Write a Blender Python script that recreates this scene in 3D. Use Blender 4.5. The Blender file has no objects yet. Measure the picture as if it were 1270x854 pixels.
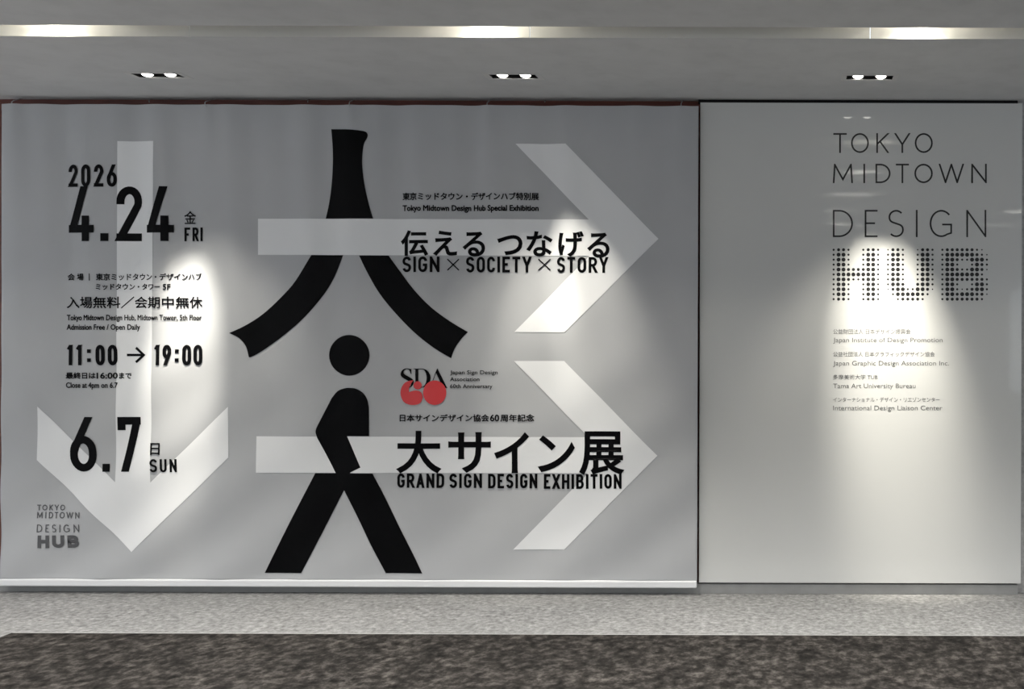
import bpy, bmesh, math, random
from mathutils import Matrix, Vector
from mathutils.geometry import tessellate_polygon

sc = bpy.context.scene
C = sc.collection
random.seed(7)

# ------------------------------------------------------------------ camera
F = 1250.0                      # focal length in pixels of a 1270 px wide frame
PX, PY = 980.0, 420.0           # where the wall's normal through the camera meets the frame
S = 0.00441                     # metres per pixel on the panel face (Y = 0)
D = F * S                       # camera distance from the panel face
CAMH = 317 * S                  # camera height
ROLL = 0.003
HC = CAMH + 297 * S             # ceiling height
cd = bpy.data.cameras.new('camera')
cam = bpy.data.objects.new('camera', cd); C.objects.link(cam)
cd.sensor_fit = 'HORIZONTAL'; cd.sensor_width = 36.0
cd.lens = 36.0 * F / 1270.0
cd.shift_x = -(PX - 635.0) / 1270.0
cd.shift_y = (PY - 427.0) / 1270.0
cam.matrix_world = Matrix.Translation((0, -D, CAMH)) @ Matrix.Rotation(math.pi / 2, 4, 'X') @ Matrix.Rotation(ROLL, 4, 'Z')
sc.camera = cam

# ------------------------------------------------------------------ light and exposure
sc.view_settings.view_transform = 'Standard'
sc.view_settings.look = 'None'
sc.view_settings.gamma = 1.0
sc.view_settings.use_curve_mapping = False
sc.view_settings.exposure = 0.25
w = bpy.data.worlds.new('world'); sc.world = w; w.use_nodes = True
w.node_tree.nodes['Background'].inputs[0].default_value = (0.86, 0.93, 1.0, 1)
w.node_tree.nodes['Background'].inputs[1].default_value = 1.2
SPILL_W, SLOT_W, GLOW_W = 40.0, 3.6, 1.0
WASH = [(55, 75), (170, 118), (190, 138), (90, 150), (90, 150)]   # watts and cone of the slot spotlights, row by row
WARM = (1.0, 0.955, 0.84)

def spot(name, loc, target, watts, angle, blend, radius=0.02, color=WARM):
    l = bpy.data.lights.new(name, 'SPOT'); l.energy = watts; l.spot_size = math.radians(angle)
    l.spot_blend = blend; l.shadow_soft_size = radius; l.color = color
    o = bpy.data.objects.new(name, l); C.objects.link(o); o.location = loc
    o.rotation_euler = (Vector(target) - Vector(loc)).to_track_quat('-Z', 'Y').to_euler()
    return o

# ------------------------------------------------------------------ helpers
def at(px, py, Y=0.0):
    """photo pixel -> point on the upright plane at depth Y"""
    u, v = px - PX, PY - py
    k = (D + Y) / F
    return ((u - v * ROLL) * k, CAMH + (u * ROLL + v) * k)

def mat(name, col, rough=0.5, spec=0.5, metal=0.0, emit=None, estr=0.0, coat=0.0):
    m = bpy.data.materials.new(name); m.use_nodes = True
    b = m.node_tree.nodes['Principled BSDF']
    b.inputs['Base Color'].default_value = (*col, 1)
    b.inputs['Roughness'].default_value = rough
    b.inputs['Specular IOR Level'].default_value = spec
    b.inputs['Metallic'].default_value = metal
    b.inputs['Coat Weight'].default_value = coat
    b.inputs['Coat Roughness'].default_value = 0.03
    if emit:
        b.inputs['Emission Color'].default_value = (*emit, 1)
        b.inputs['Emission Strength'].default_value = estr
    return m

def noise_mat(name, stops, scale, detail=4, rough=0.8, spec=0.3, bump=0.0, bump_dist=0.003, mix=None, stretch=(1, 1, 1), rough_n=0.6):
    """noise driven colour ramp; mix = (scale, dark) multiplies in a second, larger mottling"""
    m = mat(name, (0.5, 0.5, 0.5), rough, spec)
    nt = m.node_tree; b = nt.nodes['Principled BSDF']
    tc = nt.nodes.new('ShaderNodeTexCoord'); mp = nt.nodes.new('ShaderNodeMapping')
    mp.inputs['Scale'].default_value = stretch
    nt.links.new(tc.outputs['Object'], mp.inputs['Vector'])
    n = nt.nodes.new('ShaderNodeTexNoise'); n.inputs['Scale'].default_value = scale
    n.inputs['Detail'].default_value = detail; n.inputs['Roughness'].default_value = rough_n
    nt.links.new(mp.outputs['Vector'], n.inputs['Vector'])
    r = nt.nodes.new('ShaderNodeValToRGB')
    while len(r.color_ramp.elements) < len(stops): r.color_ramp.elements.new(0.5)
    for e, (p, c) in zip(r.color_ramp.elements, stops):
        e.position = p; e.color = (*c, 1)
    nt.links.new(n.outputs['Fac'], r.inputs['Fac'])
    out = r.outputs['Color']
    if mix:
        n2 = nt.nodes.new('ShaderNodeTexNoise'); n2.inputs['Scale'].default_value = mix[0]; n2.inputs['Detail'].default_value = 3
        nt.links.new(mp.outputs['Vector'], n2.inputs['Vector'])
        r2 = nt.nodes.new('ShaderNodeValToRGB')
        r2.color_ramp.elements[0].position = 0.35; r2.color_ramp.elements[0].color = (mix[1],) * 3 + (1,)
        r2.color_ramp.elements[1].position = 0.65; r2.color_ramp.elements[1].color = (1, 1, 1, 1)
        nt.links.new(n2.outputs['Fac'], r2.inputs['Fac'])
        mx = nt.nodes.new('ShaderNodeMix'); mx.data_type = 'RGBA'; mx.blend_type = 'MULTIPLY'
        mx.inputs['Factor'].default_value = 1.0
        nt.links.new(out, mx.inputs['A']); nt.links.new(r2.outputs['Color'], mx.inputs['B'])
        out = mx.outputs['Result']
    nt.links.new(out, b.inputs['Base Color'])
    if bump:
        bp = nt.nodes.new('ShaderNodeBump'); bp.inputs['Strength'].default_value = bump; bp.inputs['Distance'].default_value = bump_dist
        nt.links.new(n.outputs['Fac'], bp.inputs['Height']); nt.links.new(bp.outputs['Normal'], b.inputs['Normal'])
    return m

def obj(name, bm, m, parent=None, smooth=False):
    """link a bmesh given in world coordinates as one object; children keep their place under the parent"""
    me = bpy.data.meshes.new(name)
    if parent is not None:
        p = parent; off = Vector((0, 0, 0))
        while p is not None: off += p.location; p = p.parent
        bmesh.ops.translate(bm, verts=bm.verts, vec=-off)
    bm.to_mesh(me); bm.free()
    for mm in (m if isinstance(m, (list, tuple)) else [m]): me.materials.append(mm)
    if smooth:
        for f in me.polygons: f.use_smooth = True
    o = bpy.data.objects.new(name, me); C.objects.link(o)
    if parent is not None: o.parent = parent
    return o

def struct(name, bm, m):
    o = obj(name, bm, m); o['kind'] = 'structure'; return o

def thing(name, label, cat, loc, group=None):
    o = bpy.data.objects.new(name, None); o.empty_display_size = 0.1; C.objects.link(o); o.location = loc
    o['label'] = label; o['category'] = cat
    if group: o['group'] = group
    return o

def box(bm, x0, x1, y0, y1, z0, z1, bevel=0.0):
    r = bmesh.ops.create_cube(bm, size=1.0)
    vs = r['verts']
    for v in vs:
        v.co = Vector(((x0 + x1) / 2 + v.co.x * (x1 - x0), (y0 + y1) / 2 + v.co.y * (y1 - y0), (z0 + z1) / 2 + v.co.z * (z1 - z0)))
    if bevel:
        es = list({e for v in vs for e in v.link_edges})
        bmesh.ops.bevel(bm, geom=es, offset=bevel, segments=2, affect='EDGES', profile=0.5)

def quad(bm, *pts):
    return bm.faces.new([bm.verts.new(p) for p in pts])

def tube(bm, pts, r, seg=8):
    pts = [Vector(p) for p in pts]; rings = []
    for i, p in enumerate(pts):
        d = (pts[min(i + 1, len(pts) - 1)] - pts[max(i - 1, 0)]).normalized()
        a = d.cross(Vector((1, 0, 0)))
        if a.length < 1e-3: a = d.cross(Vector((0, 1, 0)))
        a.normalize(); b = d.cross(a)
        rings.append([bm.verts.new(p + (a * math.cos(t) + b * math.sin(t)) * r) for t in [2 * math.pi * k / seg for k in range(seg)]])
    for A, B in zip(rings, rings[1:]):
        for k in range(seg): bm.faces.new((A[k], A[(k + 1) % seg], B[(k + 1) % seg], B[k]))
    bm.faces.new(rings[0]); bm.faces.new(rings[-1][::-1])

def lathe(bm, prof, cx, cy, seg=24, cap_end=False):
    rings = []
    for r, z in prof:
        rings.append([bm.verts.new((cx + r * math.cos(2 * math.pi * k / seg), cy + r * math.sin(2 * math.pi * k / seg), z)) for k in range(seg)])
    for A, B in zip(rings, rings[1:]):
        for k in range(seg): bm.faces.new((A[k], A[(k + 1) % seg], B[(k + 1) % seg], B[k]))
    if cap_end: bm.faces.new(rings[-1])

# ------------------------------------------------------------------ materials
M_CEIL = noise_mat('painted_ceiling', [(0.30, (0.585, 0.585, 0.585)), (0.5, (0.62, 0.62, 0.62)), (0.75, (0.64, 0.64, 0.64))], 9, 6, 0.75, 0.3, mix=(3.0, 0.95))
M_STONE = noise_mat('speckled_stone', [(0.32, (0.085, 0.084, 0.082)), (0.48, (0.21, 0.208, 0.204)), (0.68, (0.40, 0.396, 0.388))], 32, 6, 0.55, 0.4, bump=0.15, mix=(6.0, 0.85), rough_n=0.75)
M_CARPET = noise_mat('dark_carpet_pile', [(0.36, (0.008, 0.007, 0.006)), (0.5, (0.030, 0.0265, 0.0235)), (0.66, (0.095, 0.086, 0.078))], 22, 6, 0.95, 0.1, bump=0.5, bump_dist=0.006, mix=(6.0, 0.5), stretch=(1.0, 0.8, 1.0), rough_n=0.72)
M_WOOD = noise_mat('dark_red_wood', [(0.3, (0.085, 0.022, 0.015)), (0.7, (0.15, 0.042, 0.028))], 14, 5, 0.45, 0.4, stretch=(0.4, 1, 4))
M_GAPSHADE = mat('painted_gap_shade', (0.006, 0.006, 0.006), 0.8, 0.2)
M_BASE = noise_mat('grey_baseboard', [(0.3, (0.25, 0.25, 0.245)), (0.7, (0.29, 0.29, 0.285))], 12, 3, 0.5, 0.4)
M_SLOT = mat('white_slot_lining', (0.70, 0.69, 0.66), 0.45, 0.4)
M_PANEL = mat('white_gloss_panel', (0.60, 0.60, 0.585), 0.30, 0.5, coat=1.0)
M_SIDE = noise_mat('grey_side_wall', [(0.3, (0.30, 0.30, 0.29)), (0.7, (0.46, 0.45, 0.44))], 60, 4, 0.8, 0.3)
M_SHEET = noise_mat('grey_banner_vinyl', [(0.3, (0.425, 0.428, 0.438)), (0.7, (0.445, 0.448, 0.458))], 3, 2, 0.5, 0.2)
M_WHITE = mat('white_banner_print', (0.78, 0.78, 0.785), 0.5, 0.2)
M_BLACK = mat('black_banner_print', (0.0025, 0.0025, 0.003), 0.5, 0.05)
M_GREYINK = mat('grey_banner_print', (0.085, 0.085, 0.09), 0.45, 0.35)
M_RED = mat('red_banner_print', (0.60, 0.045, 0.05), 0.45, 0.35)
M_VINYL = mat('black_cut_vinyl', (0.012, 0.012, 0.012), 0.35, 0.4)
M_VINYLG = mat('grey_cut_vinyl', (0.10, 0.10, 0.10), 0.4, 0.4)
M_BAR = mat('white_banner_bar', (0.72, 0.72, 0.73), 0.4, 0.4)
M_STEEL = mat('steel_wire', (0.42, 0.42, 0.42), 0.35, 0.5, metal=0.9)
M_TRIM = mat('lamp_trim', (0.62, 0.61, 0.60), 0.4, 0.4)
M_HOUSE = mat('lamp_housing_black', (0.006, 0.006, 0.006), 0.6, 0.3)
M_REFL = mat('lamp_reflector', (0.85, 0.85, 0.83), 0.25, 0.5)
M_LENS = mat('lamp_lens', (0.9, 0.9, 0.88), 0.3, 0.5, emit=(1.0, 0.96, 0.88), estr=7.0)

# ------------------------------------------------------------------ the hall
XL, XR, YF = -7.5, 6.0, -22.0
SLOTS = [(-1.273, -1.114), (-2.48, -2.32), (-3.69, -3.53), (-4.90, -4.74), (-6.11, -5.95)]
DL_Y = -0.464
DL_X = [at(196, 95.5, DL_Y)[0], at(637, 95.5, DL_Y)[0], at(1078.5, 96.5, DL_Y)[0]]
OPX, OPY = 0.118, 0.040                       # half size of a downlight's ceiling cut-out
PAN_X0, PAN_X1 = at(868, 300)[0], at(1267, 420)[0]
PAN_Z0, PAN_Z1 = at(980, 722.5)[1], at(980, 127.3)[1]
WALL_Y = 0.055
WALL_END = PAN_X1 - 0.012

bm = bmesh.new()
quad(bm, (XL, 2.2, 0), (XR, 2.2, 0), (XR, YF, 0), (XL, YF, 0)); struct('floor', bm, M_STONE)

bm = bmesh.new()
ys = sorted([YF, 2.2] + [v for s in SLOTS for v in s] + [DL_Y - OPY, DL_Y + OPY])
xs = sorted([XL, XR] + [x + d for x in DL_X for d in (-OPX, OPX)])
for i in range(len(ys) - 1):
    ym = (ys[i] + ys[i + 1]) / 2
    if any(a < ym < b for a, b in SLOTS): continue
    if abs(ym - DL_Y) < OPY:
        for j in range(len(xs) - 1):
            xm = (xs[j] + xs[j + 1]) / 2
            if any(abs(xm - x) < OPX for x in DL_X): continue
            quad(bm, (xs[j], ys[i], HC), (xs[j], ys[i + 1], HC), (xs[j + 1], ys[i + 1], HC), (xs[j + 1], ys[i], HC))
    else:
        quad(bm, (XL, ys[i], HC), (XL, ys[i + 1], HC), (XR, ys[i + 1], HC), (XR, ys[i], HC))
struct('ceiling', bm, M_CEIL)

SEAMS = [(653 - PX) * 4.36 / F, (1079 - PX) * 4.36 / F]
step = SEAMS[1] - SEAMS[0]
cuts = [SEAMS[0] + step * k for k in range(-4, 5) if XL < SEAMS[0] + step * k < XR]
for n, (y0, y1) in enumerate(SLOTS):
    bm = bmesh.new(); h = HC + 0.17
    edges = [XL] + cuts + [XR]
    for a, b in zip(edges, edges[1:]):
        a += 0.002; b -= 0.002
        box(bm, a, b, y1, y1 + 0.012, HC + 0.0006, h)      # lining towards the wall, in lengths with a joint between
        box(bm, a, b, y0 - 0.012, y0, HC + 0.0006, h)
    box(bm, XL, XR, y0 - 0.014, y1 + 0.014, h, h + 0.01)
    struct('trim_%d' % (n + 5), bm, M_SLOT)

bm = bmesh.new(); box(bm, XL, WALL_END, WALL_Y, WALL_Y + 0.12, 0, HC); struct('wall_back', bm, M_WOOD)
bm = bmesh.new(); box(bm, PAN_X0 - 0.012, PAN_X1 - 0.022, 0.012, WALL_Y - 0.002, PAN_Z1 + 0.002, HC - 0.0008)
struct('trim_1', bm, M_GAPSHADE)                                # black filler, paints the shade of the gap above the panel
bx, bz = at(1263, 737)
bm = bmesh.new(); box(bm, XL, at(1263, 700)[0], 0.012, WALL_Y - 0.001, 0.0005, PAN_Z0 - 0.009, 0.0015); struct('baseboard_back', bm, M_BASE)
bm = bmesh.new(); box(bm, XL, XR, YF - 0.1, YF, 0, HC); struct('wall_front', bm, M_SIDE)
bm = bmesh.new(); box(bm, WALL_END + 0.003, XR, 0.06, 0.16, 0, HC); struct('wall_right', bm, M_SIDE)

# carpet with its left end just inside the frame, and the pale strip along its edge
CAR_Y = -(D - F * CAMH / 369.0); CAR_X = -3.655
bm = bmesh.new()
box(bm, CAR_X, XR - 0.05, YF + 0.05, CAR_Y, 0.0005, 0.007, 0.003)
car = obj('carpet', bm, M_CARPET)
car['label'] = 'dark grey-brown speckled carpet in front of the light stone floor strip'; car['category'] = 'carpet'
bm = bmesh.new(); box(bm, CAR_X, XR - 0.05, CAR_Y + 0.001, CAR_Y + 0.012, 0.0004, 0.005, 0.001); struct('trim_2', bm, mat('pale_edge_strip', (0.36, 0.355, 0.345), 0.5))

# ------------------------------------------------------------------ twin downlights
def downlight(x, label):
    t = thing('twin_downlight', label, 'ceiling light', (x, DL_Y, HC), 'twin downlights along the wall')
    bm = bmesh.new(); o = 0.024; z0, z1 = HC - 0.0016, HC - 0.0003
    for a in ((x - OPX - o, x - OPX + 0.002, DL_Y - OPY - o, DL_Y + OPY + o), (x + OPX - 0.002, x + OPX + o, DL_Y - OPY - o, DL_Y + OPY + o),
              (x - OPX, x + OPX, DL_Y - OPY - o, DL_Y - OPY + 0.002), (x - OPX, x + OPX, DL_Y + OPY - 0.002, DL_Y + OPY + o)):
        box(bm, *a, z0, z1)
    obj('trim_frame', bm, M_TRIM, t)
    bm = bmesh.new(); hz = HC + 0.13; e = 0.001
    X0, X1, Y0, Y1 = x - OPX + e, x + OPX - e, DL_Y - OPY + e, DL_Y + OPY - e
    for q in (((X0, Y0), (X1, Y0)), ((X1, Y0), (X1, Y1)), ((X1, Y1), (X0, Y1)), ((X0, Y1), (X0, Y0))):
        (a, b), (c, d) = q
        quad(bm, (a, b, HC), (c, d, HC), (c, d, hz), (a, b, hz))
    quad(bm, (X0, Y0, hz), (X1, Y0, hz), (X1, Y1, hz), (X0, Y1, hz))
    obj('housing', bm, M_HOUSE, t)
    for dx in (-0.0575, 0.0575):
        bm = bmesh.new(); cx = x + dx; cy = DL_Y + 0.006
        lathe(bm, [(0.033, HC + 0.006), (0.0325, HC + 0.0045), (0.030, HC + 0.005), (0.027, HC + 0.010), (0.024, HC + 0.05), (0.033, HC + 0.05), (0.033, HC + 0.006)], cx, cy)
        r = obj('lamp_ring', bm, M_HOUSE, t, smooth=True)
        bm = bmesh.new(); lathe(bm, [(0.0265, HC + 0.0075), (0.022, HC + 0.0015), (0.014, HC - 0.0030), (0.005, HC - 0.0045)], cx, cy, cap_end=True)
        obj('lens', bm, M_LENS, r)
    return t

downlight(DL_X[0], 'twin recessed downlight in the ceiling above the dates on the banner')
downlight(DL_X[1], 'twin recessed downlight in the ceiling above the banner\'s right-pointing arrows')
downlight(DL_X[2], 'twin recessed downlight in the ceiling above the white sign panel')
# two beams a lamp pair throws on the wall: (aim of either lamp in the picture of the wall, watts, cone)
BEAMS = [(((228, 428), (236, 436)), 225, 20), (((738, 385), (670, 490)), 105, 28), (((1092, 432), (1120, 442)), 250, 29)]
for x, (aims, watts, cone) in zip(DL_X, BEAMS):
    for dx, aim in zip((-0.0575, 0.0575), aims):
        tx, tz = at(*aim)
        spot('downlight_beam', (x + dx, DL_Y + 0.006, HC - 0.006), (tx, 0, tz), watts, cone, 0.9)
        spot('downlight_spill', (x + dx, DL_Y + 0.006, HC - 0.006), (x + dx, DL_Y + 0.02, 0.0), SPILL_W, 64, 0.6)

# ------------------------------------------------------------------ spotlights and added fill lights inside the ceiling slots
SX = [-3.205 - 1.88, -3.205, -1.32, 0.553, 0.553 + 1.88]
where = {-3.205: 'above the dates', -1.32: 'above the banner\'s middle', 0.553: 'above the white sign panel'}
rows = ['nearest the wall', 'second from the wall', 'third from the wall', 'fourth from the wall', 'fifth from the wall']
for n, (y0, y1) in enumerate(SLOTS):
    ym = (y0 + y1) / 2 + 0.035
    for x in SX:
        z = HC + 0.108
        spot('slot_beam', (x, ym, z), (x, ym - 0.04, 0), SLOT_W, 120, 0.55, 0.012)
        spot('slot_beam', (x, y0 + 0.045, z), (x, y0 + 0.085, 0), SLOT_W * 4, 120, 0.55, 0.012)  # added second beam, brightens the near lining that the panel mirrors
        pl = bpy.data.lights.new('slot_glow_fill', 'POINT'); pl.energy = GLOW_W; pl.shadow_soft_size = 0.02; pl.color = (1.0, 0.96, 0.84)  # added point light, spreads a glow along the slot lining
        po = bpy.data.objects.new('slot_glow_fill', pl); C.objects.link(po); po.location = (x, (y0 + y1) / 2, HC + 0.13)
        wt, cone = WASH[n]
        spot('slot_wash', (x, ym - 0.06, z), (x, ym - 0.06, 0), wt, cone, 0.8, 0.03, (1.0, 0.99, 0.975))

# ------------------------------------------------------------------ lettering tools (pixels of the photo in, faces out)
def stroke(bm, pts, t, closed=False):
    P = [Vector(p) for p in pts]
    Q = [P[0]]
    for p in P[1:]:
        if (p - Q[-1]).length > 1e-4: Q.append(p)
    if closed and (Q[0] - Q[-1]).length < 1e-4: Q.pop()
    P = Q; n = len(P); L = []; R = []
    for i in range(n):
        a = P[i - 1] if (i > 0 or closed) else None
        b = P[(i + 1) % n] if (i < n - 1 or closed) else None
        d0 = (P[i] - a).normalized() if a is not None else None
        d1 = (b - P[i]).normalized() if b is not None else None
        if d0 is None: d0 = d1
        if d1 is None: d1 = d0
        n0 = Vector((-d0.y, d0.x)); n1 = Vector((-d1.y, d1.x)); m = n0 + n1
        if m.length < 1e-3: m = n0
        m.normalize(); k = min(1 / max(m.dot(n0), 0.15), 6.0)
        L.append(P[i] + m * t / 2 * k); R.append(P[i] - m * t / 2 * k)
    VL = [bm.verts.new((v.x, v.y, 0)) for v in L]; VR = [bm.verts.new((v.x, v.y, 0)) for v in R]
    for i in range(n if closed else n - 1):
        j = (i + 1) % n
        bm.faces.new((VL[i], VL[j], VR[j], VR[i]))

def arc(cx, cy, rx, ry, a0, a1, n=14):
    return [(cx + rx * math.cos(math.radians(a0 + (a1 - a0) * k / n)), cy + ry * math.sin(math.radians(a0 + (a1 - a0) * k / n))) for k in range(n + 1)]

def bez(a, b, c, d, n=10):
    return [tuple((1 - s) ** 3 * a[i] + 3 * (1 - s) ** 2 * s * b[i] + 3 * (1 - s) * s * s * c[i] + s ** 3 * d[i] for i in (0, 1)) for s in [k / n for k in range(n + 1)]]

def glyph(ch, r):
    """centre lines in a unit box; r = vertical radius of the round letters. (points, closed)"""
    O = lambda *a: [(list(p), False) for p in a]
    q = 0.42 if r < 0.4 else 0.30
    if ch in 'O0': return [(arc(.5, 1 - r, .5, r, 0, 180) + arc(.5, r, .5, r, 180, 360), True)]
    a0 = 4 if r < 0.4 else 42
    if ch == 'C': return O(arc(.5, 1 - r, .5, r, a0, 180) + arc(.5, r, .5, r, 180, 360 - a0))
    if ch == 'G': return O(arc(.5, 1 - r, .5, r, a0, 180) + (arc(.5, r, .5, r, 180, 360) + [(1, .46), (.52, .46)] if r < .4 else arc(.5, r, .5, r, 180, 302) + [(.96, .13), (.96, .46), (.54, .46)]))
    if ch == 'S':
        b = 12 if r < 0.4 else 38
        return O(arc(.5, .75, .5, .25, b, 180) + bez((0, .75), (0, .56), (.25, .55), (.5, .5)) + bez((.5, .5), (.75, .45), (1, .44), (1, .25)) + arc(.5, .25, .5, .25, 0, -180 + b))
    if ch == 'D': return [([(0, 0), (0, 1), (q, 1)] + arc(q, 1 - r, 1 - q, r, 90, 0) + arc(q, r, 1 - q, r, 0, -90) + [(q, 0)], True)]
    if ch == 'U': return O([(0, 1)] + arc(.5, r, .5, r, 180, 360) + [(1, 1)])
    if ch == 'B': return [([(0, 0), (0, 1), (.5, 1)] + arc(.5, .765, .42, .235, 90, -90) + [(0, .53)], False), ([(0, .53), (.52, .53)] + arc(.52, .265, .48, .265, 90, -90) + [(0, 0)], False)]
    if ch == 'R': return O([(0, 0), (0, 1), (.48, 1)] + arc(.48, .735, .5, .265, 90, -90) + [(0, .47)], [(.48, .47), (1, 0)])
    if ch == 'A': return O([(0, 0), (.5, 1), (1, 0)], [(.17, .27), (.83, .27)])
    if ch == 'E': return O([(1, 1), (0, 1), (0, 0), (1, 0)], [(0, .51), (.85, .51)])
    if ch == 'F': return O([(1, 1), (0, 1), (0, 0)], [(0, .49), (.85, .49)])
    if ch == 'H': return O([(0, 0), (0, 1)], [(1, 0), (1, 1)], [(0, .51), (1, .51)])
    if ch == 'I': return O([(.5, 0), (.5, 1)])
    if ch == 'K': return O([(0, 0), (0, 1)], [(1, 1), (0, .44)], [(.27, .59), (1, 0)])
    if ch == 'M': return O([(0, 0), (.06, 1), (.5, .16), (.94, 1), (1, 0)])
    if ch == 'N': return O([(0, 0), (0, 1), (1, 0), (1, 1)])
    if ch == 'T': return O([(0, 1), (1, 1)], [(.5, 1), (.5, 0)])
    if ch == 'W': return O([(0, 1), (.25, 0), (.5, 1), (.75, 0), (1, 1)])
    if ch == 'X': return O([(0, 0), (1, 1)], [(0, 1), (1, 0)])
    if ch == 'Y': return O([(0, 1), (.5, .42), (1, 1)], [(.5, .44), (.5, 0)])
    if ch == '1': return O([(.85, 0), (.85, 1)], [(0, .82), (.85, 1.06)])
    if ch == '2': return O([(0, .70)] + arc(.5, .755, .5, .245, 180, -18) + [(0.03, 0)], [(0.0, 0), (1, 0)])
    if ch == '4': return O([(.62, 1), (.06, .235)], [(0, .18), (1, .18)], [(.74, .46), (.74, 0)])
    if ch == '6': return [([(.70, 1), (.10, .46), (0.0, .32)], False), (arc(.5, .34, .5, .26, 0, 180) + arc(.5, .26, .5, .26, 180, 360), True)]
    if ch == '9': return [([(.30, 0), (.90, .54), (1.0, .68)], False), (arc(.5, .74, .5, .26, 0, 180) + arc(.5, .66, .5, .26, 180, 360), True)]
    if ch == '7': return O([(0, .80), (0, 1), (1, 1)], [(.97, .97), (.30, 0)])
    return []

WID = dict(zip('ABCDEFGHKMNORSTUWXY', (.50, .48, .46, .48, .42, .41, .47, .48, .48, .60, .50, .47, .48, .46, .44, .47, .72, .48, .48)))
WID.update({'0': .46, '1': .32, '2': .46, '4': .49, '6': .47, '7': .46, '9': .47, '.': .14, ':': .19, ' ': .22})

def put_glyph(out, ch, x0, x1, yt, yb, t, r=0.27):
    """one letter with outer bounds x0..x1, yt..yb (pixels, y down) added to the bmesh out in pixels"""
    h = yb - yt; wd = x1 - x0
    if ch == '.' or ch == ':':
        a = 1.02 * t
        for y in ([yb] if ch == '.' else [yb - 0.16 * h, yb - 0.60 * h]):
            out.faces.new([out.verts.new(p) for p in ((x0, y, 0), (x1, y, 0), (x1, y - a, 0), (x0, y - a, 0))])
        return
    bm = bmesh.new()
    fx = lambda u: t / 2 + u * (wd - t)
    fy = lambda v: t / 2 + v * (h - t)
    for pts, closed in glyph(ch, r):
        P = [Vector((fx(u), fy(v))) for u, v in pts]
        if not closed:
            for e, i, j in ((pts[0], 0, 1), (pts[-1], -1, -2)):
                dirn = (P[i] - P[j])
                if dirn.length < 1e-6: continue
                dirn.normalize()
                if e[1] <= 0.001 or e[1] >= 0.999:
                    P[i] = P[i] + dirn * (t * 1.2 if abs(dirn.y) > 0.3 else t / 2)
                elif e[0] >= 0.999 or e[0] <= 0.001:
                    if abs(dirn.y) < 0.3: P[i] = P[i] + dirn * t / 2
        stroke(bm, P, t, closed)
    for co, no in (((0, h, 0), (0, 1, 0)), ((0, 0, 0), (0, -1, 0))):
        bmesh.ops.bisect_plane(bm, geom=bm.verts[:] + bm.edges[:] + bm.faces[:], plane_co=co, plane_no=no, clear_outer=True)
    mp = {v: out.verts.new((x0 + v.co.x, yb - v.co.y, 0)) for v in bm.verts}
    for f in bm.faces: out.faces.new([mp[v] for v in f.verts])
    bm.free()

def din(out, s, x0, x1, yt, yb, t, gap=0.13, r=0.27):
    """a word of evenly spaced condensed letters fitted between x0 and x1"""
    h = yb - yt
    ws = [None if c == 'I' else WID[c] * h for c in s]
    fixed = sum(t for x in ws if x is None); flex = sum(x for x in ws if x is not None) + gap * h * (len(s) - 1)
    k = (x1 - x0 - fixed) / flex; x = x0
    for c, wv in zip(s, ws):
        wv = t if wv is None else wv * k
        if c != ' ': put_glyph(out, c, x, x + wv, yt, yb, t, r)
        x += wv + gap * h * k

def font_mesh(body, offset=0.0, res=3):
    c = bpy.data.curves.new('tmp', 'FONT'); c.body = body; c.offset = offset; c.resolution_u = res; c.fill_mode = 'FRONT'
    o = bpy.data.objects.new('tmp', c); C.objects.link(o)
    bpy.context.view_layer.update()
    me = bpy.data.meshes.new_from_object(o.evaluated_get(bpy.context.evaluated_depsgraph_get()))
    bpy.data.objects.remove(o); bpy.data.curves.remove(c)
    return me

_h = font_mesh('H'); CAP = max(v.co.y for v in _h.vertices); bpy.data.meshes.remove(_h)

def text(out, body, x0, x1, yt, yb, bold=0.0, latin=False, res=3):
    """ordinary text fitted to a box; latin text is fitted by its capital height and base line; bold = added weight in pixels"""
    me = font_mesh(body, 0.0, res)
    X = [v.co.x for v in me.vertices]; Y = [v.co.y for v in me.vertices]
    a, b = min(X), max(X); c, d = (0.0, CAP) if latin else (min(Y), max(Y))
    h = bold / 2; x0 += h; x1 -= h; yt += h; yb -= h
    P = [(x0 + (v.co.x - a) / (b - a) * (x1 - x0), yb - (v.co.y - c) / (d - c) * (yb - yt)) for v in me.vertices]
    vs = [out.verts.new((x, y, 0)) for x, y in P]
    cnt = {}
    for f in me.polygons:
        try: out.faces.new([vs[i] for i in f.vertices])
        except ValueError: pass
        for e in f.edge_keys: cnt[e] = cnt.get(e, 0) + 1
    bpy.data.meshes.remove(me)
    if bold:
        nb = {}
        for (i, j), k in cnt.items():
            if k == 1: nb.setdefault(i, []).append(j); nb.setdefault(j, []).append(i)
        seen = set()
        for st in nb:
            if st in seen: continue
            loop = [st]; seen.add(st); cur = st
            while True:
                nx_ = [j for j in nb[cur] if j not in seen]
                if not nx_: break
                cur = nx_[0]; seen.add(cur); loop.append(cur)
            if len(loop) > 2: stroke(out, [P[i] for i in loop], bold, True)

def poly(out, pts):
    vs = [out.verts.new((x, y, 0)) for x, y in pts]
    for tri in tessellate_polygon([[Vector((x, y, 0)) for x, y in pts]]):
        try: out.faces.new([vs[i] for i in tri])
        except ValueError: pass

def smooth(*runs):
    """closed outline of runs of points, each run rounded on its own so the ends of runs stay corners"""
    out = []
    for run in runs:
        n = len(run)
        for i in range(n - 1):
            p0, p1, p2, p3 = run[max(i - 1, 0)], run[i], run[i + 1], run[min(i + 2, n - 1)]
            for k in range(4):
                s = k / 4
                out.append(tuple(0.5 * (2 * p1[j] + (p2[j] - p0[j]) * s + (2 * p0[j] - 5 * p1[j] + 4 * p2[j] - p3[j]) * s * s + (3 * p1[j] - p0[j] - 3 * p2[j] + p3[j]) * s ** 3) for j in (0, 1)))
    return out

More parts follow.
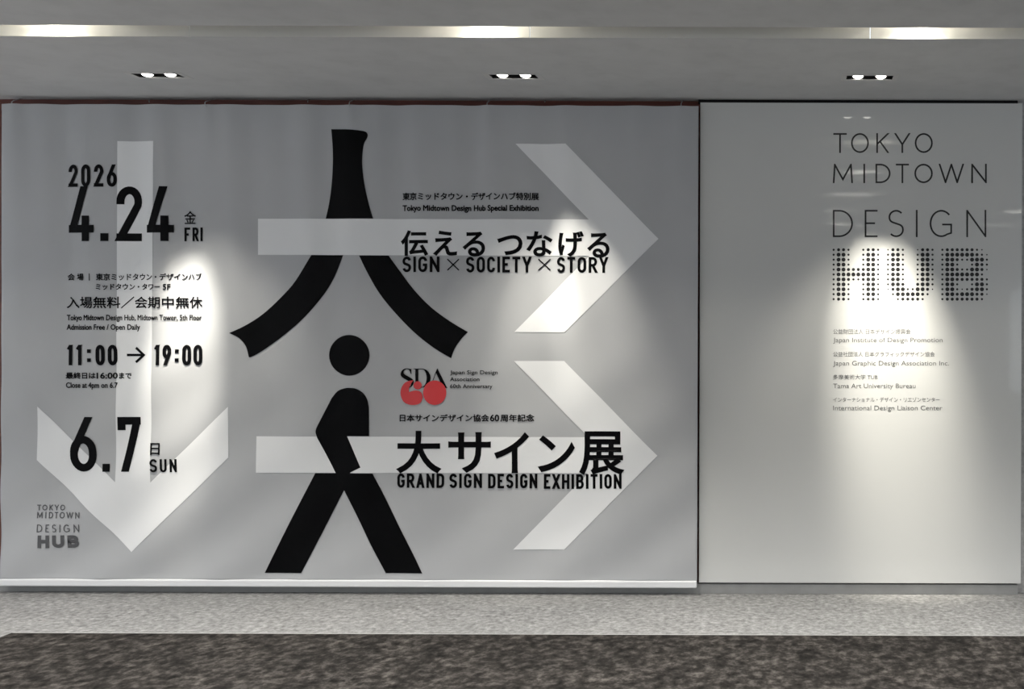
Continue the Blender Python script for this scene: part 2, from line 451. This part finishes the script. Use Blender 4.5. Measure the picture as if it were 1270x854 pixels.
def disc(out, cx, cy, rx, ry, n=40):
    poly(out, [(cx + rx * math.cos(2 * math.pi * k / n), cy + ry * math.sin(2 * math.pi * k / n)) for k in range(n)])

GRID = 0.03
def lay(bm, Y, lift, surf=None):
    """turn a bmesh drawn in photo pixels into faces lying on the upright plane at depth Y (following surf)"""
    for v in bm.verts:
        x, z = at(v.co.x, v.co.y, Y); v.co = Vector((x, 0, z))
    if surf:
        for ax in (0, 2):
            lo = min(v.co[ax] for v in bm.verts); hi = max(v.co[ax] for v in bm.verts)
            k = math.floor(lo / GRID) + 1
            while k * GRID < hi:
                co = [0, 0, 0]; no = [0, 0, 0]; co[ax] = k * GRID; no[ax] = 1
                bmesh.ops.bisect_plane(bm, geom=bm.verts[:] + bm.edges[:] + bm.faces[:], plane_co=co, plane_no=no)
                k += 1
    for v in bm.verts:
        v.co.y = Y + (surf(v.co.x, v.co.z) if surf else 0.0) - lift
    bmesh.ops.recalc_face_normals(bm, faces=bm.faces)
    for f in bm.faces:
        f.normal_update()
        if f.normal.y > 0: f.normal_flip()
    return bm

# ------------------------------------------------------------------ the banner
BY = -0.022
BX0, BX1 = at(1.5, 400, BY)[0], at(865.5, 400, BY)[0]
BZ0, BZ1 = at(430, 720, BY)[1], at(430, 130.2, BY)[1]
HOOKS = [18, 257, 434.5, 605, 845]
HX = [at(p, 130, BY)[0] for p in HOOKS]

def surf(x, z):
    s = (z - BZ0) / (BZ1 - BZ0); top = max(0.0, s); low = 1 - s
    y = 0.0060 * math.sin(x * 17.0 + 0.6 * math.sin(x * 5.3)) * (0.35 + 0.65 * top)
    y += 0.0038 * math.sin(x * 31.0 + 1.3 + 1.5 * z) * top ** 2
    y += 0.0075 * math.sin((x * 0.8 - z * 1.1) * 13.0 + 0.7) * low ** 2 * (0.4 + 0.6 * math.cos(x * 0.9 + 3.2) ** 2)
    for h in HX:                                             # pulls fanning down from each hook
        d = (x - h) / (0.03 + 0.30 * low)
        y -= 0.011 * math.exp(-d * d) * top ** 4
    return y

ban = thing('exhibition_banner', 'large grey hanging banner printed with black lettering and pale arrows', 'banner', ((BX0 + BX1) / 2, BY, BZ0))
bm = bmesh.new()
nx, nz = int((BX1 - BX0) / 0.015), int((BZ1 - BZ0) / 0.015)
V = [[bm.verts.new((BX0 + (BX1 - BX0) * i / nx, BY + surf(BX0 + (BX1 - BX0) * i / nx, BZ0 + (BZ1 - BZ0) * j / nz), BZ0 + (BZ1 - BZ0) * j / nz)) for i in range(nx + 1)] for j in range(nz + 1)]
for j in range(nz):
    for i in range(nx): bm.faces.new((V[j][i], V[j][i + 1], V[j + 1][i + 1], V[j + 1][i]))
sheet = obj('sheet', bm, M_SHEET, ban, smooth=True)
so = sheet.modifiers.new('thickness', 'SOLIDIFY'); so.thickness = 0.0008; so.offset = -1
bm = bmesh.new()                                             # the hem folded over along the top edge
hz0 = BZ1 - 0.036
W2 = [[bm.verts.new((BX0 + (BX1 - BX0) * i / nx, BY + surf(BX0 + (BX1 - BX0) * i / nx, z) - 0.0012, z)) for i in range(nx + 1)] for z in (hz0, (hz0 + BZ1) / 2, BZ1)]
for a, b in zip(W2, W2[1:]):
    for i in range(nx): bm.faces.new((a[i], a[i + 1], b[i + 1], b[i]))
obj('top_hem', bm, M_SHEET, ban, smooth=True)
bm = bmesh.new()
bz0 = at(430, 727.3, BY)[1]
box(bm, BX0 - 0.004, BX1 - 0.002, BY - 0.012, BY + 0.012, bz0, BZ0 + 0.006, 0.006)
obj('bottom_bar', bm, M_BAR, ban, smooth=False)

def pr(name, bm, m, lift, label=None):
    o = obj(name, lay(bm, BY, lift, surf), m, ban)
    for f in o.data.polygons: f.use_smooth = True
    if label: o['label'] = label
    return o

bm = bmesh.new(); poly(bm, [(146, 175), (191.4, 175), (187, 598), (283.6, 504), (283.4, 567), (163.7, 684), (46.7, 570), (46.7, 503.7), (143.4, 597.5)])
pr('arrow_print', bm, M_WHITE, 0.0014, 'pale arrow pointing down behind the dates')
bm = bmesh.new(); poly(bm, [(319.6, 271), (730, 272), (639.5, 178.3), (701.8, 178.3), (816.6, 296), (700.5, 412), (638, 411.5), (731, 317.2), (319.6, 315.8)])
pr('arrow_print', bm, M_WHITE, 0.0014, 'upper pale arrow pointing right')
bm = bmesh.new(); poly(bm, [(317.7, 540.8), (729.7, 541.8), (637.4, 447.4), (699.8, 447.4), (815.2, 565), (699.8, 681.2), (636.5, 681.2), (729.4, 586.5), (317.7, 586)])
pr('arrow_print', bm, M_WHITE, 0.0014, 'lower pale arrow pointing right')

bm = bmesh.new()                                             # the big character split by the upper arrow
poly(bm, smooth([(410.4, 159.9), (430, 160.6), (446, 161.8), (454, 163.6), (456.6, 167), (455.8, 171.5), (451.8, 179.3), (449.8, 196), (450.5, 213), (453.5, 233.6), (459, 257), (463.3, 271)],
                [(463.3, 271), (403.7, 271)], [(403.7, 271), (407.8, 252), (410.8, 230), (412.3, 207), (412.3, 185), (410.4, 159.9)]))
poly(bm, smooth([(386.9, 316.3), (425.8, 316.3)], [(425.8, 316.3), (414.2, 344), (399.2, 368.5), (378.6, 392.8), (352.4, 415.3), (326.2, 434), (312, 442.2), (308.5, 442.5)],
                [(308.5, 442.5), (305, 429), (297, 419), (285, 412.8)], [(285, 412.8), (303.7, 404), (326.2, 389), (348.7, 368.5), (367.4, 347.5), (386.9, 316.3)]))
poly(bm, smooth([(446, 316.8), (482, 316.8)], [(482, 316.8), (494.7, 334.8), (513.4, 359), (535.9, 381.6), (558.4, 398.4), (580.3, 411.5)],
                [(580.3, 411.5), (572.6, 419.5), (564, 432), (559.5, 444)], [(559.5, 444), (539.7, 432), (513.4, 411.5), (491, 389), (470.4, 363), (455.4, 336.6), (446, 316.8)]))
pr('large_character', bm, M_BLACK, 0.0018)
bm = bmesh.new()                                             # the walking figure
disc(bm, 433.3, 440.4, 25.3, 25.3)
poly(bm, smooth([(458, 540.6), (430.2, 540.6)], [(430.2, 540.6), (447.6, 579.3)], [(447.6, 579.3), (434.8, 585.5)], [(434.8, 585.5), (434, 588)], [(434, 588), (417, 588)],
                [(417, 588), (394, 543)], [(394, 543), (392, 536), (393, 530.2)], [(393, 530.2), (411.2, 493.5)], [(411.2, 493.5), (418, 485.2), (426, 481.6), (434, 480.6), (443, 482), (451, 487), (456, 495), (458, 505)], [(458, 505), (458, 540.6)]))
poly(bm, [(391.1, 586.4), (462.6, 586.8), (524, 710.5), (478.1, 710.5), (427, 607.5), (373.8, 710.3), (327.8, 710.3)])
pr('walking_figure', bm, M_BLACK, 0.0019)

LT = 0.0026
bm = bmesh.new()
for c, a, b in (('2', 84.2, 96.4), ('0', 101.2, 113), ('2', 117.5, 129), ('6', 133.2, 145.6)): put_glyph(bm, c, a, b, 204, 231.6, 4.3)
pr('year_lettering', bm, M_BLACK, LT)
bm = bmesh.new()
for c, a, b in (('4', 84.6, 117.2), ('.', 125.2, 135.1), ('2', 144.8, 175.9), ('4', 182.5, 216)): put_glyph(bm, c, a, b, 231, 298.9, 9.6)
pr('opening_date_lettering', bm, M_BLACK, LT)
bm = bmesh.new()
text(bm, '金', 228.2, 243.4, 261.6, 277.6, 0.3)
for c, a, b in (('F', 228.4, 235.8), ('R', 238.8, 246.6), ('I', 249, 251.9)): put_glyph(bm, c, a, b, 282, 299, 2.8)
pr('weekday_lettering', bm, M_BLACK, LT)
bm = bmesh.new()
text(bm, '会', 83.5, 92.4, 339, 347.6, 0.4); text(bm, '場', 95.4, 104.3, 339, 347.6, 0.4)
pr('venue_lettering', bm, M_BLACK, LT); bm = bmesh.new()
poly(bm, [(111.2, 339), (112.3, 339), (112.3, 347.8), (111.2, 347.8)])
pr('divider_bar', bm, M_BLACK, LT); bm = bmesh.new()
text(bm, '東京ミッドタウン・デザインハブ', 120.1, 250.6, 338.8, 347.6, 0.4)
pr('venue_lettering', bm, M_BLACK, LT); bm = bmesh.new()
text(bm, 'ミッドタウン・タワー', 119.7, 199.5, 351.6, 359.4, 0.4); text(bm, '5F', 203, 212.2, 352.2, 359.2, 0.4, True)
pr('venue_lettering', bm, M_BLACK, LT)
bm = bmesh.new()
text(bm, '入場無料／会期中無休', 82.3, 251.4, 367.6, 382.2, 0.5)
pr('admission_lettering', bm, M_BLACK, LT)
bm = bmesh.new()
text(bm, 'Tokyo Midtown Design Hub, Midtown Tower, 5th Floor', 82.3, 250.4, 390.2, 397, 0.4, True)
text(bm, 'Admission Free / Open Daily', 82, 173.8, 402, 408.8, 0.4, True)
pr('venue_lettering', bm, M_BLACK, LT)
bm = bmesh.new()
for c, a, b in (('1', 82.3, 90.2), ('1', 93.6, 102.2), (':', 108.9, 113.8), ('0', 119.7, 130.8), ('0', 134.2, 145.7),
                ):
    put_glyph(bm, c, a, b, 427.4, 452.8, 4.5)
pr('opening_hours_lettering', bm, M_BLACK, LT); bm = bmesh.new()
for c, a, b in (('1', 191.3, 199), ('9', 202.4, 213), (':', 217.2, 221.9), ('0', 226, 237.2), ('0', 240, 251.5)): put_glyph(bm, c, a, b, 427.4, 452.8, 4.5)
pr('opening_hours_lettering', bm, M_BLACK, LT); bm = bmesh.new()
stroke(bm, [(157, 440), (178, 440)], 3.0); stroke(bm, [(168.3, 431), (178.2, 440), (168.3, 449)], 3.0)
pr('opening_hours_lettering', bm, M_BLACK, LT)
bm = bmesh.new()
text(bm, '最終日は', 81.5, 119.3, 461.5, 469.5, 0.5); text(bm, '16:00', 120.5, 146, 461.9, 469.3, 0.6, True); text(bm, 'まで', 147.6, 163, 461.9, 469.5, 0.5)
pr('closing_note_lettering', bm, M_BLACK, LT)
bm = bmesh.new()
text(bm, 'Close at 4pm on 6.7', 81.5, 146, 474, 480.8, 0.4, True)
pr('closing_note_lettering', bm, M_BLACK, LT)
bm = bmesh.new()
for c, a, b in (('6', 87.2, 120.2), ('.', 127.4, 136.4), ('7', 146, 174.4)): put_glyph(bm, c, a, b, 516.8, 584.6, 9.6)
pr('closing_date_lettering', bm, M_BLACK, LT)
bm = bmesh.new()
text(bm, '日', 187, 199.3, 549, 563.8, 0.7)
for c, a, b in (('S', 186.6, 196), ('U', 199.3, 207.6), ('N', 211, 219.4)): put_glyph(bm, c, a, b, 568.8, 585.2, 2.7)
pr('weekday_lettering', bm, M_BLACK, LT)

def logo_words(bm, boxes, t):
    for s, yt, yb, spans in boxes:
        for c, (a, b) in zip(s, spans): put_glyph(bm, c, a, b, yt, yb, t, 0.5)

T_SP = [(1033.5, 1050.2), (1055.4, 1077.6), (1086.8, 1102), (1109.6, 1128.5), (1134.5, 1156.8)]
M_SP = [(1032.9, 1057.8), (1070.8, 1072.9), (1085.8, 1104.4), (1111, 1127.3), (1134, 1156.8), (1164.4, 1195.4), (1204.6, 1223.8)]
D_SP = [(1032.9, 1057.8), (1072.4, 1088.4), (1102, 1120.9), (1136, 1137.9), (1153, 1181.8), (1198.5, 1223.2)]
def scaled(sp, x0, x1): return [(x0 + (a - 1032.9) / 190.9 * (x1 - x0), x0 + (b - 1032.9) / 190.9 * (x1 - x0)) for a, b in sp]
bm = bmesh.new()
for row in (('TOKYO', 625.6, 632.6, scaled(T_SP, 46, 99.5)), ('MIDTOWN', 634.6, 642.4, scaled(M_SP, 46, 99.5)), ('DESIGN', 650, 659.6, scaled(D_SP, 46.4, 99))):
    for c, span in zip(row[0], row[3]):
        bm = bmesh.new(); logo_words(bm, [(c, row[1], row[2], [span])], 1.1); pr('logo_letter', bm, M_GREYINK, LT)
for c, a, b in (('H', 48, 62), ('U', 65.6, 80), ('B', 84, 97.6)):
    bm = bmesh.new(); put_glyph(bm, c, a, b, 663.4, 679, 4.4, 0.36); pr('logo_letter', bm, M_GREYINK, LT)

bm = bmesh.new()
text(bm, '東京ミッドタウン・デザインハブ特別展', 499, 668.3, 238.6, 248.2, 0.5)
pr('heading_lettering', bm, M_BLACK, LT)
bm = bmesh.new()
text(bm, 'Tokyo Midtown Design Hub Special Exhibition', 499, 668, 254.3, 261.6, 0.6, True)
pr('heading_lettering', bm, M_BLACK, LT)
bm = bmesh.new()
for c, a, b, e, f in (('伝', 497, 531.5, 285.6, 317.2), ('え', 538, 567, 286, 317), ('る', 574, 601.8, 287.2, 318), ('つ', 617.5, 648.2, 291.5, 316.4), ('な', 653.2, 685, 286.6, 318), ('げ', 692.6, 724, 286.6, 318.2), ('る', 728.5, 756, 288.5, 319.5)):
    text(bm, c, a, b, e, f, 1.7, res=5)
pr('theme_lettering', bm, M_BLACK, LT)
bm = bmesh.new()
din(bm, 'SIGN', 499, 545.4, 318, 337.4, 3.3); din(bm, 'SOCIETY', 578, 659, 318.2, 337.8, 3.3); din(bm, 'STORY', 691, 754, 318.6, 338.2, 3.3)
for a, b in ((555, 569.3), (667.8, 682.5)):
    stroke(bm, [(a, 335), (b, 321.2)], 1.5); stroke(bm, [(a, 321.2), (b, 335)], 1.5)
pr('theme_lettering', bm, M_BLACK, LT)
bm = bmesh.new()
text(bm, '日本サインデザイン協会', 495.6, 606.6, 513.4, 522.6, 0.5); text(bm, '60', 607.8, 619.4, 513.8, 522.2, 0.6, True); text(bm, '周年記念', 620.8, 662.7, 513.4, 522.6, 0.5)
pr('anniversary_lettering', bm, M_BLACK, LT)
bm = bmesh.new()
for c, a, b, e, f in (('大', 492, 547, 533.8, 586.4), ('サ', 556, 609, 535.6, 585.8), ('イ', 613.6, 656, 536.2, 586.4), ('ン', 667.6, 713, 540, 585.2), ('展', 718.9, 773.6, 534.6, 588)):
    text(bm, c, a, b, e, f, 2.6, res=5)
pr('title_lettering', bm, M_BLACK, LT)
bm = bmesh.new()
din(bm, 'GRAND', 492.6, 551.3, 586.8, 604.6, 3.2); din(bm, 'SIGN', 557.6, 597.9, 587, 604.8, 3.2); din(bm, 'DESIGN', 605.5, 666.4, 587.2, 605.2, 3.2); din(bm, 'EXHIBITION', 674.5, 771, 587.6, 605.8, 3.2)
pr('title_lettering', bm, M_BLACK, LT)

Z = lambda pts: [(490 + x / 14.23, 450 + y / 14.23) for x, y in pts]
bm = bmesh.new()
poly(bm, Z(smooth([(292, 190), (290, 92)], [(290, 92), (278, 106), (215, 93), (160, 103), (115, 140), (98, 195), (115, 240), (170, 280), (235, 315), (280, 345), (285, 380), (262, 415), (200, 432), (120, 425)], [(120, 425), (140, 440), (220, 445), (295, 410), (330, 355), (330, 315), (300, 275), (225, 230), (165, 195), (150, 160), (175, 118), (215, 106), (255, 128), (280, 190), (292, 190)])))
poly(bm, Z([(330, 98), (500, 98), (500, 112), (415, 112), (415, 418), (500, 418), (500, 432), (330, 432), (330, 422), (362, 418), (362, 112), (330, 108)]))
poly(bm, Z(smooth([(490, 98), (560, 120), (612, 180), (634, 255), (620, 330), (585, 385), (540, 415), (490, 432)], [(490, 432), (490, 418)], [(490, 418), (530, 385), (556, 325), (564, 250), (552, 180), (525, 130), (490, 112)], [(490, 112), (490, 98)])))
poly(bm, Z([(752, 92), (915, 425), (925, 425), (925, 438), (800, 438), (800, 428), (842, 424), (728, 172), (672, 330), (640, 424), (665, 428), (665, 438), (600, 438), (600, 428), (625, 424), (742, 105)]))
lg = pr('association_logo', bm, M_BLACK, LT)
bm = bmesh.new()
text(bm, 'Japan Sign Design', 558.3, 617.7, 459, 463.9, 0.15, True); text(bm, 'Association', 558.2, 594.7, 467.6, 472.4, 0.15, True); text(bm, '60th Anniversary', 558.2, 611, 476.2, 481.1, 0.15, True)
pr('association_lettering', bm, M_BLACK, LT)
bm = bmesh.new()
poly(bm, Z(smooth([(328, 303), (250, 315), (170, 350), (115, 430), (95, 520), (110, 610), (160, 690), (240, 730), (320, 739), (400, 728), (460, 690), (491, 620), (485, 550), (450, 503), (390, 485), (320, 489), (250, 512)], [(250, 512), (243, 470), (255, 420), (290, 355), (328, 303)])))
disc(bm, 490 + 403 / 14.23, 450 + 392 / 14.23, 74 / 14.23, 73 / 14.23, 28)
disc(bm, 490 + 705 / 14.23, 450 + 522 / 14.23, 203 / 14.23, 216 / 14.23, 40)
pr('anniversary_numerals', bm, M_RED, 0.0034, 'red round numerals of the anniversary logo')

# ------------------------------------------------------------------ the sign panel
pan = thing('sign_panel', 'white glossy wall panel with black lettering to the right of the banner', 'sign', ((PAN_X0 + PAN_X1) / 2, 0.0, PAN_Z0))
bm = bmesh.new(); box(bm, PAN_X0, PAN_X1, 0.0, WALL_Y - 0.001, PAN_Z0, PAN_Z1, 0.0012)
obj('board', bm, M_PANEL, pan)
def vin(name, bm, m): return obj(name, lay(bm, 0.0, 0.0007), m, pan)
for row in (('TOKYO', 165, 189.6, T_SP), ('MIDTOWN', 203, 227, M_SP), ('DESIGN', 260.2, 293.9, D_SP)):
    for c, span in zip(row[0], row[3]):
        bm = bmesh.new(); logo_words(bm, [(c, row[1], row[2], [span])], 2.1); vin('letter', bm, M_VINYL)
DOTS = [("2332002332", "1332001332", "2333333210"), ("2442002442", "2442002442", "2444444321"), ("2442002442", "2442002442", "2443224442"), ("2442002442", "2442002442", "2442002432"),
        ("2443333442", "2442002442", "2443224431"), ("2444444442", "2442002442", "2444444420"), ("2443223442", "2442002442", "2443333332"), ("2442002442", "2443003442", "2442002442"),
        ("2442002442", "1344224431", "2442123442"), ("2442002442", "0244444320", "2443444331"), ("2332002332", "0023333200", "2333333320")]
RAD = {'1': 0.9, '2': 1.38, '3': 1.95, '4': 2.5}
for k, off in enumerate((0, 11, 22)):
    bm = bmesh.new()
    for j, row in enumerate(DOTS):
        for i, c in enumerate(row[k]):
            if c != '0': disc(bm, 1033.9 + 6.13 * (off + i), 309.6 + 6.12 * j, RAD[c], RAD[c], 16)
    vin('dotted_letter', bm, M_VINYL)
for s, x1, yt, yb, lat in (('公益財団法人 日本デザイン振興会', 1129.2, 407.8, 414.2, 0), ('Japan Institute of Design Promotion', 1169, 418.6, 424.2, 1), ('公益社団法人 日本グラフィックデザイン協会', 1159.2, 436, 442, 0), ('Japan Graphic Design Association Inc.', 1176.9, 447.4, 453, 1),
                           ('多摩美術大学 TUB', 1088.4, 464.4, 470.4, 0), ('Tama Art University Bureau', 1135.4, 475.5, 481.1, 1), ('インターナショナル・デザイン・リエゾンセンター', 1165.4, 492.4, 498.2, 0), ('International Design Liaison Center', 1168.7, 502.8, 508.4, 1)):
    bm = bmesh.new(); text(bm, s, 1033.3, x1, yt, yb, 0.0, bool(lat))
    vin('organisation_lettering', bm, M_VINYLG)

# ------------------------------------------------------------------ wire hooks holding the banner, and spare clips on the rail
def hook(px, long, label, group):
    x, _ = at(px, 125, BY)
    o_ = thing('wire_hook' if long else 'rail_clip', label, 'hook' if long else 'clip', (x, WALL_Y, HC), group)
    bm = bmesh.new(); r = 0.0024; zt = HC - 0.003
    if long:
        dx = -0.006 if px < 400 else 0.0
        ze = at(px, 133.0, BY)[1]
        tube(bm, [(x + 0.004, 0.03, HC - 0.0005), (x + 0.003, 0.012, HC - 0.008), (x + 0.002, -0.008, HC - 0.018), (x + 0.001, BY - 0.010, HC - 0.028), (x + dx, BY - 0.0125, HC - 0.036), (x + dx * 0.6, BY - 0.012, ze + 0.006), (x + 0.003, BY - 0.010, ze)], r)
        obj('wire', bm, M_STEEL, o_, smooth=True)
    else:
        zb = at(px, 126.5, 0.03)[1]
        tube(bm, [(x, 0.04, HC - 0.0005), (x, 0.025, HC - 0.004), (x + 0.001, 0.012, zt - 0.010), (x, 0.008, (zt + zb) / 2), (x - 0.002, 0.016, zb - 0.004)], r)
        obj('wire', bm, M_STEEL, o_, smooth=True)

spots = ['at the banner\'s left corner', 'between the year and the large black character', 'above the head of the large black character', 'above the small heading text', 'at the banner\'s right corner beside the panel']
for p, s in zip(HOOKS, spots): hook(p, True, 'bent wire hook holding the banner\'s top edge ' + s, 'wire hooks along the top of the banner')
for p, s in zip((180, 378, 674), ('above the down-pointing arrow', 'left of the large black character\'s top', 'above the upper right-pointing arrow')):
    hook(p, False, 'short empty wire clip on the dark rail ' + s, 'empty clips on the rail')
